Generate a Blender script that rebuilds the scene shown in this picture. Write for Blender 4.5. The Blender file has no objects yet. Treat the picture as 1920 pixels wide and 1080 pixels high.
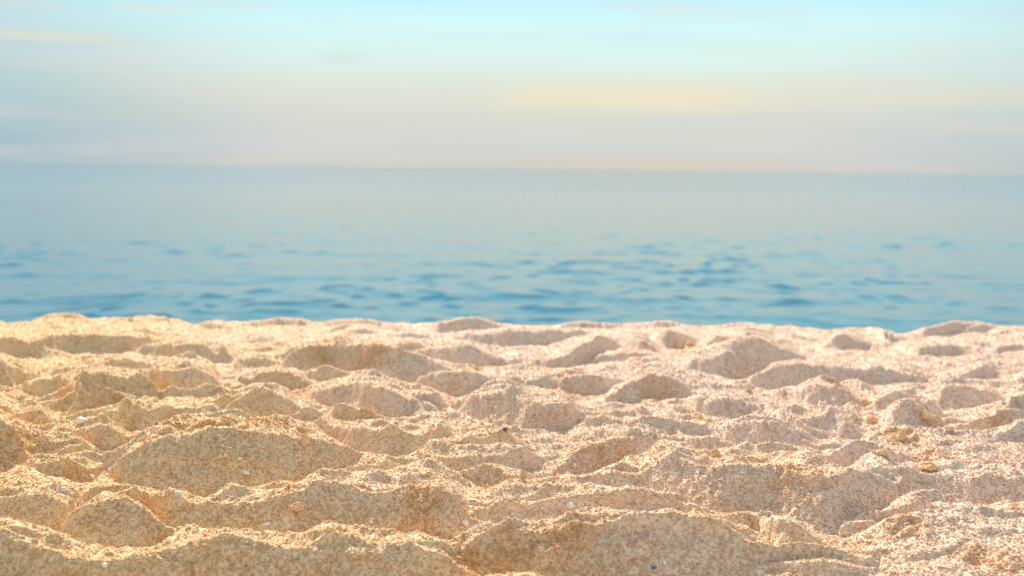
import bpy, bmesh, math, random
import numpy as np
from mathutils import Matrix, Vector

random.seed(11)
rng = np.random.default_rng(11)
scene = bpy.context.scene

# ------------------------------------------------------------------ camera
HC = 0.30                       # camera height above the sand, metres
FPX = 2133.0                    # focal length in pixels of the 1920 px wide photograph
cam_data = bpy.data.cameras.new("camera")
cam_data.sensor_width = 36.0
cam_data.lens = 36.0 * FPX / 1920.0
cam_data.clip_start = 0.02
cam_data.clip_end = 40000.0
cam_data.dof.use_dof = True
cam_data.dof.focus_distance = 1.0
cam_data.dof.aperture_fstop = 7.8
cam = bpy.data.objects.new("camera", cam_data)
scene.collection.objects.link(cam)
cam_rot = Matrix.Rotation(math.radians(90 - 6.0), 4, 'X') @ Matrix.Rotation(math.radians(0.72), 4, 'Z')
cam.matrix_world = Matrix.Translation((0, 0, HC)) @ cam_rot
scene.camera = cam

# ------------------------------------------------------------------ light
SUN_EL, SUN_AZ = 34.0, -16.0    # sun stands ahead of the camera, a little to the left
wd = bpy.data.worlds.new("World")
scene.world = wd
wd.use_nodes = True


class NT:
    """small helper round a node tree"""
    def __init__(self, tree, clear=True):
        self.t = tree
        if clear:
            tree.nodes.clear()

    def n(self, kind, **kw):
        nd = self.t.nodes.new(kind)
        for k, v in kw.items():
            setattr(nd, k, v)
        return nd

    def l(self, a, b):
        self.t.links.new(a, b)

    def val(self, sock, v):
        if isinstance(v, bpy.types.NodeSocket):
            self.l(v, sock)
        else:
            sock.default_value = v

    def m(self, op, a, b=None, c=None, clamp=False):
        nd = self.n('ShaderNodeMath', operation=op, use_clamp=clamp)
        self.val(nd.inputs[0], a)
        if b is not None:
            self.val(nd.inputs[1], b)
        if c is not None:
            self.val(nd.inputs[2], c)
        return nd.outputs[0]

    def ramp(self, fac, stops, interp='LINEAR'):
        nd = self.n('ShaderNodeValToRGB')
        nd.color_ramp.interpolation = interp
        el = nd.color_ramp.elements
        while len(el) < len(stops):
            el.new(0.5)
        for e, (p, c) in zip(el, stops):
            e.position = p
            e.color = (c[0], c[1], c[2], 1)
        self.val(nd.inputs[0], fac)
        return nd.outputs[0]

    def mix(self, fac, a, b, blend='MIX'):
        nd = self.n('ShaderNodeMix', data_type='RGBA', blend_type=blend)
        self.val(nd.inputs[0], fac)
        for s, v in ((nd.inputs[6], a), (nd.inputs[7], b)):
            if isinstance(v, bpy.types.NodeSocket):
                self.l(v, s)
            else:
                s.default_value = (v[0], v[1], v[2], 1)
        return nd.outputs[2]

    def smooth(self, x, a, b):
        nd = self.n('ShaderNodeMapRange', interpolation_type='SMOOTHSTEP')
        self.val(nd.inputs[0], x)
        nd.inputs[1].default_value = a
        nd.inputs[2].default_value = b
        return nd.outputs[0]

    def gauss(self, x, c, w):
        d = self.m('DIVIDE', self.m('SUBTRACT', x, c), w)
        return self.m('EXPONENT', self.m('MULTIPLY', self.m('MULTIPLY', d, d), -1.0))


def lin(r, g, b):
    f = lambda c: (c / 255 / 12.92) if c <= 10 else ((c / 255 + 0.055) / 1.055) ** 2.4
    return (f(r), f(g), f(b))


w = NT(wd.node_tree)
tc = w.n('ShaderNodeTexCoord')
sep = w.n('ShaderNodeSeparateXYZ')
w.l(tc.outputs['Generated'], sep.inputs[0])
DX, DY, DZ = sep.outputs
# azimuth (radians from straight ahead) and elevation
AZ = w.m('ARCTAN2', DX, DY)
EL = w.m('ARCSINE', DZ)
sky = w.n('ShaderNodeTexSky', sky_type='NISHITA')
sky.sun_disc = False
sky.sun_elevation = math.radians(SUN_EL)
sky.sun_rotation = math.radians(SUN_AZ)
sky.air_density = 1.0
sky.dust_density = 1.5
sky.ozone_density = 1.0
nish = w.mix(1.0, sky.outputs[0], (0.10, 0.10, 0.10), 'MULTIPLY')
# hazy sea air: pale grey cream low down, pale cyan above
hz_mid = w.ramp(w.m('MULTIPLY', EL, 4.0), [
    (0.0, lin(208, 207, 200)), (0.06, lin(213, 213, 208)), (0.17, lin(217, 219, 210)),
    (0.26, lin(224, 228, 214)), (0.36, lin(222, 243, 236)), (0.50, lin(212, 250, 252)),
    (0.64, lin(186, 238, 255)), (1.0, lin(150, 208, 244))])
hz_side = w.ramp(w.m('MULTIPLY', EL, 4.0), [
    (0.0, lin(166, 191, 204)), (0.10, lin(160, 190, 202)), (0.25, lin(178, 205, 212)),
    (0.40, lin(196, 216, 220)), (0.50, lin(188, 226, 234)), (0.64, lin(172, 222, 242)), (1.0, lin(148, 206, 243))])
side = w.m('ADD', w.smooth(AZ, -0.14, -0.50), w.m('MULTIPLY', w.smooth(AZ, 0.20, 0.62), 0.75), clamp=True)
haze = w.mix(side, hz_mid, hz_side)
# soft streaks and puffs of cloud, noise stretched along the horizon
cv = w.n('ShaderNodeCombineXYZ')
w.l(w.m('MULTIPLY', AZ, 5.0), cv.inputs[0])
w.l(w.m('MULTIPLY', EL, 42.0), cv.inputs[1])
cn = w.n('ShaderNodeTexNoise')
cn.inputs['Scale'].default_value = 1.0
cn.inputs['Detail'].default_value = 3.0
w.l(cv.outputs[0], cn.inputs['Vector'])
streak = w.smooth(cn.outputs[0], 0.45, 0.75)
haze = w.mix(w.m('MULTIPLY', streak, 0.35), haze, lin(228, 222, 214))
cn2 = w.n('ShaderNodeTexNoise')
cn2.inputs['Scale'].default_value = 0.6
cn2.inputs['Detail'].default_value = 2.0
w.l(cv.outputs[0], cn2.inputs['Vector'])
haze = w.mix(w.m('MULTIPLY', w.smooth(cn2.outputs[0], 0.5, 0.8), 0.30), haze, lin(190, 205, 222))
wob = w.m('MULTIPLY', w.m('SUBTRACT', cn.outputs[0], 0.5), 0.004)
ELW = w.m('ADD', EL, wob)


def cloud(az0, az1, soft, el, below, above, amount, colour):
    global haze
    ax = w.m('MULTIPLY', w.smooth(AZ, az0 - soft, az0 + soft), w.smooth(AZ, az1 + soft, az1 - soft))
    ey = w.m('MULTIPLY', w.smooth(ELW, el - below, el), w.smooth(ELW, el + above, el))
    haze = w.mix(w.m('MULTIPLY', w.m('MULTIPLY', ax, ey), amount), haze, colour)


cloud(-0.01, 0.19, 0.05, 0.058, 0.014, 0.028, 0.62, lin(246, 232, 196))
cloud(0.12, 0.60, 0.12, 0.060, 0.012, 0.02, 0.3, lin(238, 226, 200))
cloud(-0.45, -0.33, 0.03, 0.100, 0.005, 0.007, 0.7, lin(226, 226, 205))
cloud(-0.33, -0.28, 0.02, 0.126, 0.004, 0.006, 0.6, lin(232, 230, 210))
cloud(-0.43, -0.37, 0.02, 0.124, 0.006, 0.008, 0.5, lin(214, 222, 215))
cloud(-0.17, -0.13, 0.02, 0.093, 0.012, 0.010, 0.20, lin(196, 210, 218))
cloud(0.02, 0.22, 0.08, 0.004, 0.012, 0.010, 0.38, lin(228, 205, 176))
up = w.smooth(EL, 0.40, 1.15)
high_fill = w.mix(0.35, (1.25, 1.13, 0.97), nish)  # unseen upper sky, made brighter and warmer to fill the shaded sand faces
sky_col = w.mix(up, haze, high_fill)
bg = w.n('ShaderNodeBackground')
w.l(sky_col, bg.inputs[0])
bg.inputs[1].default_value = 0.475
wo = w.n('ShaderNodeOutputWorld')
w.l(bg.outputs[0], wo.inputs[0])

sd = bpy.data.lights.new("sun", 'SUN')
sd.energy = 4.4
sd.angle = math.radians(0.53)
sd.color = (1.0, 0.90, 0.735)
sun = bpy.data.objects.new("sun", sd)
scene.collection.objects.link(sun)
e, a = math.radians(SUN_EL), math.radians(SUN_AZ)
to_sun = Vector((math.sin(a) * math.cos(e), math.cos(a) * math.cos(e), math.sin(e)))
sun.rotation_euler = to_sun.to_track_quat('Z', 'Y').to_euler()
sun.location = (0, 0, 10)

scene.view_settings.view_transform = 'Standard'
scene.view_settings.look = 'None'
scene.view_settings.exposure = 1.08
scene.view_settings.gamma = 1.0
scene.view_settings.use_curve_mapping = False

# ------------------------------------------------------------------ noise
def _hash(ix, iy, seed):
    h = (ix.astype(np.int64) * 374761393 + iy.astype(np.int64) * 668265263 + seed * 974711) & 0xFFFFFFFF
    h = ((h ^ (h >> 13)) * 1274126177) & 0xFFFFFFFF
    h = (h ^ (h >> 16)) & 0xFFFFFFFF
    return h


def gnoise(x, y, seed=0):
    """gradient noise, about -1..1"""
    ix = np.floor(x).astype(np.int64)
    iy = np.floor(y).astype(np.int64)
    fx, fy = x - ix, y - iy
    ux = fx * fx * fx * (fx * (fx * 6 - 15) + 10)
    uy = fy * fy * fy * (fy * (fy * 6 - 15) + 10)

    def g(i, j, dx, dy):
        an = _hash(i, j, seed) * (2 * math.pi / 4294967296.0)
        return np.cos(an) * dx + np.sin(an) * dy
    n00 = g(ix, iy, fx, fy)
    n10 = g(ix + 1, iy, fx - 1, fy)
    n01 = g(ix, iy + 1, fx, fy - 1)
    n11 = g(ix + 1, iy + 1, fx - 1, fy - 1)
    a0 = n00 + ux * (n10 - n00)
    a1 = n01 + ux * (n11 - n01)
    return (a0 + uy * (a1 - a0)) * 1.5


# ------------------------------------------------------------------ pixel -> ray
_R = np.array(cam_rot.to_3x3())


def ray(px, py):
    """(azimuth slope x/y, downward slope) of the ray through a pixel of the 1920x1080 photograph"""
    px = np.asarray(px, float)
    py = np.asarray(py, float)
    v = np.stack([(px - 960.0) / FPX, -(py - 540.0) / FPX, -np.ones_like(px)], -1)
    d = v @ _R.T
    return d[..., 0] / d[..., 1], -d[..., 2] / d[..., 1]


# ------------------------------------------------------------------ the sand's ridges
# each ridge: crest and foot traced along the hummock, (x, crest y, foot y) read off the photograph
RIDGES = """
65,594,600 85,587,600 105,582,600 130,582,600 155,588,600 180,597,600
258,600,603 268,596,602 285,597,602 295,600,602
86,617,620 100,612,623 120,613,623 138,618,622
154,616,618 170,609,620 190,612,620 203,617,620
38,660,672 50,645,676 68,637,680 104,627,668 156,625,666 195,625,667 234,627,669 273,632,660 307,643,646
-40,634,660 0,632,670 30,630,676 46,640,677
-40,668,740 0,672,735 16,683,733 30,692,728 60,696,716 85,697,705
125,692,696 156,683,702 195,680,700 221,681,700 255,679,706 264,680,709 281,683,702 290,693,697
224,671,673 260,656,668 307,646,676 333,641,687 375,640,684 393,648,684 400,662,684
397,652,680 427,658,686 455,673,690
247,620,625 276,618,632 300,624,636 340,628,638 375,636,640
380,610,618 400,605,621 420,608,621 432,614,621
400,603,608 425,598,608 450,598,608 482,603,607
422,641,645 450,636,646 480,636,645 495,640,644
455,675,690 480,669,692 515,668,692 525,676,690
45,726,737 70,719,758 100,716,760 125,714,752 140,708,745
88,742,766 110,726,765 130,717,758 140,712,745
130,765,783 140,745,783 150,715,778 155,703,775 170,701,772 203,700,768 234,703,766 266,711,766 286,728,762 300,745,757 308,755,759
155,736,775 175,724,772 195,727,770
266,707,712 286,697,730 325,688,757 365,684,758 391,692,748 401,705,738 404,722,732
452,728,731 470,712,730 480,705,731 500,701,733 532,700,735 563,710,733 579,722,728
350,755,758 390,740,748 416,735,745 443,730,744 466,731,738
355,780,783 380,771,785 405,768,785 420,771,783
418,778,784 428,762,795 453,744,806 476,734,806 490,733,808 520,736,806 545,745,795 553,765,784
10,776,790 30,779,802 50,773,808 67,763,811 80,765,811 88,782,808 100,797,802
150,785,788 182,777,797 221,772,806 260,768,822 294,770,824 320,775,815 341,787,808 346,800,806
-40,782,895 0,791,892 20,798,890 40,808,882 55,818,870
105,852,872 125,841,872 145,838,870 165,840,862 195,850,860
132,818,832 155,807,842 175,801,855 190,801,858 221,809,858 247,822,848
-30,903,912 0,897,908 47,887,905 104,877,906 128,874,915 146,873,912 175,872,904 193,872,896 198,882,890
-40,925,1000 0,926,1004 40,925,1020 78,927,1028 117,934,1025 140,937,990 150,942,962
97,1034,1038 112,1005,1041 130,976,1044 156,966,1047 195,950,1049 227,942,1049 250,950,1047 286,974,1040 312,1002,1033 338,1023,1027
137,962,966 156,940,958 182,930,948 208,928,944 234,934,948
240,938,958 273,943,975 307,948,1005 340,952,1015 378,954,1016 410,953,1020 440,951,1020 469,942,1020 500,935,1024 514,930,1025 548,925,1027 584,920,1020 626,917,1012 662,920,1012 700,919,1016 740,914,1022 780,910,1027 820,912,1035 845,925,1040 865,950,1030 880,975,1015
200,885,892 225,864,925 245,845,930 260,830,930 290,818,936 330,812,940 380,808,945 430,806,947 470,808,940 520,812,926 555,816,918 570,818,914 597,822,908 630,838,900 662,856,885 690,870,877
590,802,812 605,800,825 640,803,840 690,809,860 740,819,868 790,820,862 820,812,850 840,817,830
575,737,745 590,733,758 610,728,765 662,719,770 690,716,790 715,721,797 740,733,797 765,745,784
765,744,782 790,742,781 820,750,777 850,762,769
528,797,802 550,785,806 572,773,808 590,780,806 600,790,800
615,787,795 640,781,800 665,785,803 690,796,801
522,690,697 530,668,703 553,650,706 584,643,704 605,643,700
530,684,700 555,670,706 575,670,706 590,680,703 596,693,700
605,644,690 640,641,705 690,641,715 715,643,720 735,650,722 745,655,722
569,708,712 592,695,722 611,685,726 626,692,725 650,708,718 670,713,716
745,644,680 765,641,678 785,643,680 793,650,680
793,651,690 820,648,695 845,647,698 870,646,699 895,655,698 925,671,690 950,684,687
808,684,700 820,676,702 835,677,698 858,690,694
600,624,628 640,611,622 662,606,618 690,607,616 740,613,622 790,619,625 803,621,625
625,638,640 650,620,637 680,613,638 700,617,637 719,630,636
720,628,634 735,622,640 760,624,642 800,630,640
800,612,618 830,604,626 860,599,628 890,598,626 915,603,622 935,612,620
840,634,640 880,624,645 930,620,650 960,618,655 1000,619,652 1050,619,645 1080,618,640 1110,624,632
497,644,650 515,638,652 540,641,652 555,648,651
480,652,664 500,650,667 525,659,665
765,723,727 805,705,735 845,695,742 880,698,748 905,705,740
865,741,748 886,726,748 922,717,742 960,715,738 1000,724,735
1003,724,730 1028,716,733 1050,708,740 1106,703,742 1145,705,738 1170,709,732 1178,717,724
1155,742,764 1165,728,760 1190,720,757 1230,712,756 1258,714,753 1275,722,752 1285,737,750
850,768,776 862,755,778 880,748,790 925,739,800 955,735,808 984,747,815 1015,757,822 1054,765,822 1072,774,812 1083,785,800
965,733,745 1000,735,748 1040,746,752
995,686,690 1035,675,694 1065,658,695 1095,640,692 1120,634,680 1145,632,665 1155,642,655
1122,674,688 1140,666,690 1170,661,688 1190,662,684 1205,668,678
1190,686,692 1215,682,694 1240,687,693
1165,632,650 1190,626,662 1210,636,668 1228,650,668 1240,661,666
1218,628,640 1240,625,655 1260,624,660 1280,626,655 1310,636,641
1308,655,662 1330,640,663 1350,628,660 1362,630,645
1545,655,659 1560,640,660 1575,624,663 1590,628,664 1610,640,662 1630,649,654
1690,652,657 1700,648,665 1725,650,673 1770,646,674 1800,650,670 1825,662,671
1785,638,642 1810,636,650 1845,640,655 1865,649,654
1860,662,666 1885,648,664 1910,645,658 1960,645,656
1803,620,629 1820,606,628 1840,606,624 1875,613,619
1845,628,634 1875,623,631 1915,622,627
1360,609,613 1385,604,613 1410,604,611 1430,607,611
1410,622,630 1440,616,632 1470,624,637 1510,632,642 1540,637,642
1600,614,620 1620,612,620 1640,613,630 1655,617,645 1664,627,643
1400,722,730 1420,705,738 1441,690,738 1467,683,738 1500,683,730 1550,685,722 1602,691,722 1680,694,724 1706,701,725 1735,711,725 1766,722,726
1472,678,682 1485,669,682 1505,666,681 1527,676,681
1785,714,718 1805,700,720 1830,690,718 1860,692,710 1895,702,707
1470,744,750 1500,728,768 1530,720,772 1560,722,774 1585,734,775 1605,742,772 1630,752,762
1545,722,732 1600,722,735 1625,730,742 1640,739,745
1620,766,770 1640,750,771 1665,743,772 1700,739,770 1730,744,760
1720,744,758 1760,738,775 1800,736,782 1840,737,780 1870,742,772 1883,752,765
1712,768,772 1725,752,785 1745,749,790 1760,760,785 1770,776,782
1860,734,738 1885,727,740 1905,724,740 1912,731,736
1650,802,820 1670,770,835 1685,760,838 1705,758,838 1730,772,835 1755,790,830 1775,804,825
1790,795,825 1810,788,828 1850,778,828 1885,764,825
1890,770,822 1900,745,822 1920,740,820 1960,735,820
1285,757,770 1315,752,790 1350,752,796 1400,755,798 1430,760,803 1460,768,815 1490,782,826 1520,800,830
1560,778,822 1580,785,830 1600,800,830 1625,816,826
1215,798,806 1235,775,804 1250,770,802 1270,787,802
1250,764,775 1275,760,785 1290,773,785
1285,787,800 1305,776,795 1325,788,796
1340,805,830 1370,797,845 1400,794,850 1430,794,858 1445,798,860 1470,815,858 1510,831,856
1420,867,872 1450,856,875 1485,860,880 1537,864,895 1566,861,896 1590,840,893 1628,836,887 1655,845,889 1680,852,894 1706,859,892 1730,867,873
1705,892,896 1720,880,890 1735,870,889 1758,870,889 1785,880,893 1825,882,898 1860,881,893
1875,884,898 1900,876,910 1960,872,925
1100,908,925 1132,895,938 1158,881,944 1180,879,945 1197,884,940 1223,867,940 1262,855,952 1290,859,962 1328,868,972 1365,872,976 1400,873,976 1450,874,977 1472,874,981 1510,877,990 1530,890,998 1550,898,1003 1576,899,1003 1600,893,990 1625,886,978 1650,885,968 1667,895,960 1686,898,955 1720,890,950 1758,889,950 1797,893,955 1826,901,962 1857,894,965 1884,901,967 1920,921,968 1960,930,970
1035,884,887 1050,872,886 1070,855,888 1106,838,887 1132,828,882 1158,822,880 1197,818,872 1235,822,862 1262,834,850
1235,845,855 1275,845,865 1315,854,868 1335,860,868
1270,828,842 1300,822,850 1340,828,855 1370,840,858 1380,851,857
840,844,852 860,832,855 880,825,856 920,824,856 960,830,856 1000,842,856 1030,849,853
820,870,890 840,860,897 870,858,892 930,857,888 975,856,893 1000,855,885 1030,858,866
700,885,892 725,872,887 750,866,885 775,876,884
655,908,918 672,896,922 700,893,920 740,891,912 770,898,908
780,892,900 800,876,905 820,871,905 835,878,904 848,895,902
850,897,902 880,892,915 920,886,918 940,885,920 955,896,922 985,899,915
768,950,985 790,944,992 815,950,995 838,964,990
-40,998,1120 0,1004,1125 26,1012,1130 60,1024,1135 96,1036,1140 130,1040,1145 166,1047,1145 200,1047,1145 234,1049,1145 273,1038,1140 325,1026,1135 372,1015,1125 396,1020,1125 427,1018,1125 500,1021,1130 548,1028,1130 589,1020,1125 625,1020,1120 647,1011,1120 662,1011,1120 701,1018,1120 740,1023,1120 805,1033,1115 831,1041,1110 857,1060,1105 880,1078,1100
865,1045,1060 890,1020,1085 910,1012,1085 950,1018,1090 965,1013,1090 1002,1010,1090 1028,1014,1095 1067,1003,1100 1106,995,1105 1145,992,1105 1176,986,1110 1200,991,1110 1236,992,1110 1300,994,1110 1340,1000,1105 1375,1010,1100 1400,1027,1095
860,950,995 905,956,1005 950,952,1012 980,950,1008 1015,948,1005 1060,947,998 1106,944,991 1158,950,988 1197,941,985 1231,938,988 1257,947,989 1275,960,990 1283,976,992
1305,988,995 1335,980,1005 1365,970,1010 1392,966,1014 1418,971,1008 1430,982,1000
1415,976,990 1445,973,1040 1470,978,1050 1500,990,1050 1525,1002,1045 1555,1020,1035
1570,987,1000 1590,978,1010 1615,980,1012 1635,988,1005
1700,965,1005 1735,960,1008 1760,966,1000
1640,1030,1064 1680,1022,1066 1720,1028,1066 1740,1044,1060
1350,1075,1090 1420,1060,1100 1470,1052,1100 1520,1047,1110 1560,1052,1110 1600,1062,1110 1640,1066,1105
1865,1024,1055 1890,1015,1060 1960,1010,1060
470,605,613 530,597,613 570,599,613 600,608,612
605,607,613 640,598,614 690,599,614 745,607,613
1035,616,620 1060,609,621 1090,606,621 1130,607,620 1180,610,617
1195,610,616 1240,605,617 1280,609,616 1300,613,616
1720,624,634 1755,612,632 1790,604,630 1830,604,622 1880,609,618 1930,612,618
190,600,606 230,596,607 290,596,606 340,602,607
1340,612,617 1380,603,616 1420,603,615 1455,612,616
1540,619,624 1590,612,624 1630,611,624 1665,620,628
"""
# broad mounds whose near side is too gentle to fall into shade
GENTLE = """
1630,992,1050 1660,975,1090 1700,962,1110 1760,955,1120 1810,952,1125 1860,962,1130 1920,972,1140 1980,975,1140
1400,1045,1120 1450,1050,1125 1550,1045,1130 1640,1062,1135 1750,1062,1150 1800,1055,1160
1130,692,730 1180,680,732 1240,676,735 1290,692,730
1700,800,870 1780,812,880 1850,805,885 1920,790,885
"""


def parse(txt, ang):
    out = []
    for ln in txt.strip().splitlines():
        p = np.array([[float(v) for v in t.split(',')] for t in ln.split()])
        out.append((p, ang))
    return out


MOUND = "1240,690,700 1275,676,704 1300,666,712 1335,655,716 1360,643,720 1385,630,720 1405,628,716 1430,636,706 1455,646,698 1480,656,690 1500,668,682"
ridges = parse(RIDGES, 39.0) + parse(MOUND, 27.0) + parse(GENTLE, 12.0)
# beyond the picture's edges the same hummocky sand goes on
for side_x in ((-900, -60), (1980, 2820)):
    for yy in np.concatenate([np.linspace(618, 700, 5), np.linspace(725, 1250, 12)]):
        k = (yy - 316) / 500.0
        x = side_x[0] + rng.uniform(-80, 60)
        while x < side_x[1]:
            wd_ = rng.uniform(110, 260)
            fh = rng.uniform(22, 62) * k
            if x > side_x[0] - 100 and x + wd_ < side_x[1] + 60:
                n = 5
                xs = np.linspace(x, x + wd_, n)
                arch = np.sin(np.linspace(0.25, math.pi - 0.25, n))
                y0 = yy + rng.uniform(-14, 14) * k + rng.uniform(-12, 12)
                ridges.append((np.stack([xs, y0 - fh * arch * 0.5, y0 + fh * 0.5 * arch + 3], 1), 32.0))
            x += wd_ * rng.uniform(0.65, 1.0)
for yy in (1180, 1270, 1380, 1520):
    x = -40
    while x < 1960:
        wd_ = rng.uniform(180, 420)
        fh = rng.uniform(50, 110)
        xs = np.linspace(x, x + wd_, 5)
        arch = np.sin(np.linspace(0.25, math.pi - 0.25, 5))
        y0 = yy + rng.uniform(-25, 25)
        ridges.append((np.stack([xs, y0 - fh * arch * 0.5, y0 + fh * 0.5 * arch + 3], 1), 28.0))
        x += wd_ * rng.uniform(0.7, 1.0)

EDGE = np.array([(-900, 606), (-100, 604), (0, 602), (20, 606), (50, 605), (70, 602), (100, 600), (180, 600), (260, 600), (290, 598),
                 (340, 603), (368, 611), (400, 608), (480, 608), (530, 607), (570, 608), (600, 610), (690, 611),
                 (790, 611), (860, 614), (960, 616), (1030, 618), (1090, 615), (1130, 614), (1190, 613), (1240, 613),
                 (1300, 614), (1360, 613), (1430, 612), (1460, 614), (1540, 620), (1600, 621), (1650, 623), (1690, 629),
                 (1740, 625), (1770, 621), (1800, 618), (1860, 616), (1920, 617), (2100, 616), (2900, 625)], float)

# ------------------------------------------------------------------ sand height field
NR = 790
ca = np.linspace(-0.5, 0.5, 1080)
ext = np.concatenate([0.5 + np.linspace(0, 0.34, 181)[1:], 0.84 + (np.linspace(0, 1, 31)[1:] ** 2.0) * 3.2])
cols = np.concatenate([-ext[::-1], ca, ext])                 # slope x / y of every column
NC = len(cols)
inv = np.linspace(1 / 0.60, 1 / 2.75, NR)
rowsY = 1.0 / inv
A, YY = np.meshgrid(cols, rowsY)                             # rows x cols
XX = A * YY

# wander the traced outlines a little so that nothing runs dead smooth
wa = 0.0022 * gnoise(XX * 22, YY * 22, 3) + 0.0012 * gnoise(XX * 60, YY * 60, 4)
wy = 0.0025 * gnoise(XX * 16 + 9, YY * 16, 5) + 0.0016 * gnoise(XX * 55, YY * 55 + 3, 6) + 0.0018 * gnoise(XX * 150, YY * 150 + 3, 16)
AW = A + wa / YY
YW = YY + wy
# the ground between the big hummocks is never flat: low ridgelets lying across the view
_b1 = 1 - np.abs(gnoise(XX * 7 + 3, YY * 13, 61)) * 2
_b2 = 1 - np.abs(gnoise(XX * 15 + 1, YY * 27, 62)) * 2
_wx = XX + 0.03 * gnoise(XX * 9, YY * 9, 63)
_wy = YY + 0.03 * gnoise(XX * 9 + 4, YY * 9, 64)
_b1 = 1 - np.abs(gnoise(_wx * 7 + 3, _wy * 12, 61)) * 2.2
_b2 = 1 - np.abs(gnoise(_wx * 14 + 1, _wy * 24, 62)) * 2.2
_b3 = 1 - np.abs(gnoise(_wx * 33 + 1, _wy * 48, 65)) * 2.2
BASE = 0.0085 * np.clip(_b1, 0, 1) ** 1.6 + 0.0060 * np.clip(_b2, 0, 1) ** 1.6 + 0.0020 * np.clip(_b3, 0, 1) ** 1.6
BASE *= np.interp(YY, [0.9, 1.3, 2.0], [1.0, 0.95, 0.60])
H = np.zeros_like(YY)
RS, RL, MK = np.zeros_like(YY), np.zeros_like(YY), np.zeros_like(YY)


def pchip_like(xq, x, y):
    """smooth monotone-ish interpolation"""
    x = np.asarray(x); y = np.asarray(y)
    d = np.diff(y) / np.diff(x)
    mth = np.zeros_like(y)
    for i in range(1, len(y) - 1):
        if d[i - 1] * d[i] > 0:
            mth[i] = 2 * d[i - 1] * d[i] / (d[i - 1] + d[i])
    mth[0], mth[-1] = d[0], d[-1]
    i = np.clip(np.searchsorted(x, xq) - 1, 0, len(x) - 2)
    hh = x[i + 1] - x[i]
    t = np.clip((xq - x[i]) / hh, 0, 1)
    return ((1 + 2 * t) * (1 - t) ** 2 * y[i] + t * (1 - t) ** 2 * hh * mth[i]
            + t * t * (3 - 2 * t) * y[i + 1] + t * t * (t - 1) * hh * mth[i + 1])


for (p, ang) in ridges:
    ts = math.tan(math.radians(ang))
    aC, tC = ray(p[:, 0], p[:, 1])
    _, tF = ray(p[:, 0], np.maximum(p[:, 2], p[:, 1] + 1))
    Yf = HC / tF
    Yc = (HC + Yf * ts) / (ts + tC)
    Hc = np.maximum((Yc - Yf) * ts, 0.0003)
    o = np.argsort(aC)
    aC, Yf, Yc, Hc = aC[o], Yf[o], Yc[o], Hc[o]
    # let both ends die away into the sand
    e0 = 0.012 + 3.0 * Hc[0] / Yc[0]
    e1 = 0.012 + 3.0 * Hc[-1] / Yc[-1]
    aC = np.concatenate([[aC[0] - e0], aC, [aC[-1] + e1]])
    m0, m1 = (Yf[0] + Yc[0]) / 2, (Yf[-1] + Yc[-1]) / 2
    Yf = np.concatenate([[m0], Yf, [m1]])
    Yc = np.concatenate([[m0 + 0.012], Yc, [m1 + 0.012]])
    Hc = np.concatenate([[0.0], Hc, [0.0]])
    c0 = max(0, np.searchsorted(cols, aC[0] - 0.02) - 1)
    c1 = min(NC, np.searchsorted(cols, aC[-1] + 0.02) + 1)
    if c1 - c0 < 2:
        continue
    ylo, yhi = Yf.min() - 0.05, Yc.max() + 9 * Hc.max() + 0.10
    r0 = max(0, np.searchsorted(rowsY, ylo))
    r1 = min(NR, np.searchsorted(rowsY, yhi))
    if r1 - r0 < 2:
        continue
    sa = AW[r0:r1, c0:c1]
    sy = YW[r0:r1, c0:c1]
    da = 0.0008
    ax = np.arange(aC[0] - 0.03, aC[-1] + 0.03, da)

    def soft(v, sig):
        v = pchip_like(np.clip(ax, aC[0], aC[-1]), aC, v)
        r_ = int(3 * sig / da) + 1
        kx = np.exp(-0.5 * (np.arange(-r_, r_ + 1) * da / sig) ** 2)
        return np.convolve(np.pad(v, r_, mode='edge'), kx / kx.sum(), mode='valid')
    qf = np.interp(sa, ax, soft(Yf, 0.013))
    qc = np.interp(sa, ax, soft(Yc, 0.0030))
    qh = np.maximum(np.interp(sa, ax, soft(Hc, 0.0042)), 0)
    inside = (sa > aC[0]) & (sa < aC[-1])
    t = (sy - qf) / np.maximum(qc - qf, 1e-4)
    lr = 2.0 * qh + 0.008
    s = (sy - qc) / lr
    tf = np.clip(t, 0, 1)
    # slip face: steep under the crest, running out into the hollow
    fr = 0.85 * tf + 0.15 * tf * tf
    sc_ = np.clip(s, 0, 1)
    re = (1 - sc_) ** 2 * (1 + 0.8 * sc_)
    sl = np.clip((sy - qc) / (9.0 * qh + 0.02), 0, 1)
    rl = 0.85 * (1 - sl) * (1 - 0.35 * np.sin(math.pi * sl))
    front = inside & (t > 0) & (s <= 0)
    back = inside & (s > 0)
    Hs = H[r0:r1, c0:c1]
    h = np.where(front, fr * qh, 0.0)
    hi, lo = np.maximum(Hs, h), np.minimum(Hs, h)
    kk = np.minimum(0.0035, 2.0 * lo + 1e-6)
    H[r0:r1, c0:c1] = hi + np.maximum(kk - (hi - lo), 0) ** 2 / (4 * kk)
    RS[r0:r1, c0:c1] = np.maximum(RS[r0:r1, c0:c1], np.where(back, re * qh, 0))
    RL[r0:r1, c0:c1] = np.maximum(RL[r0:r1, c0:c1], np.where(back, rl * qh, 0))
    mk = np.clip((sy - (qf - 0.035)) / 0.035, 0, 1)
    mk = mk * mk * (3 - 2 * mk) * np.clip(qh / 0.008, 0, 1)
    MK[r0:r1, c0:c1] = np.maximum(MK[r0:r1, c0:c1], np.where(inside & (s <= 0), mk, 0))


def smax(a, b, k):
    hi, lo = np.maximum(a, b), np.minimum(a, b)
    kk = np.minimum(k, 2.0 * np.maximum(lo, 0) + 1e-6)
    return hi + np.maximum(kk - (hi - lo), 0) ** 2 / (4 * kk)


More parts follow.
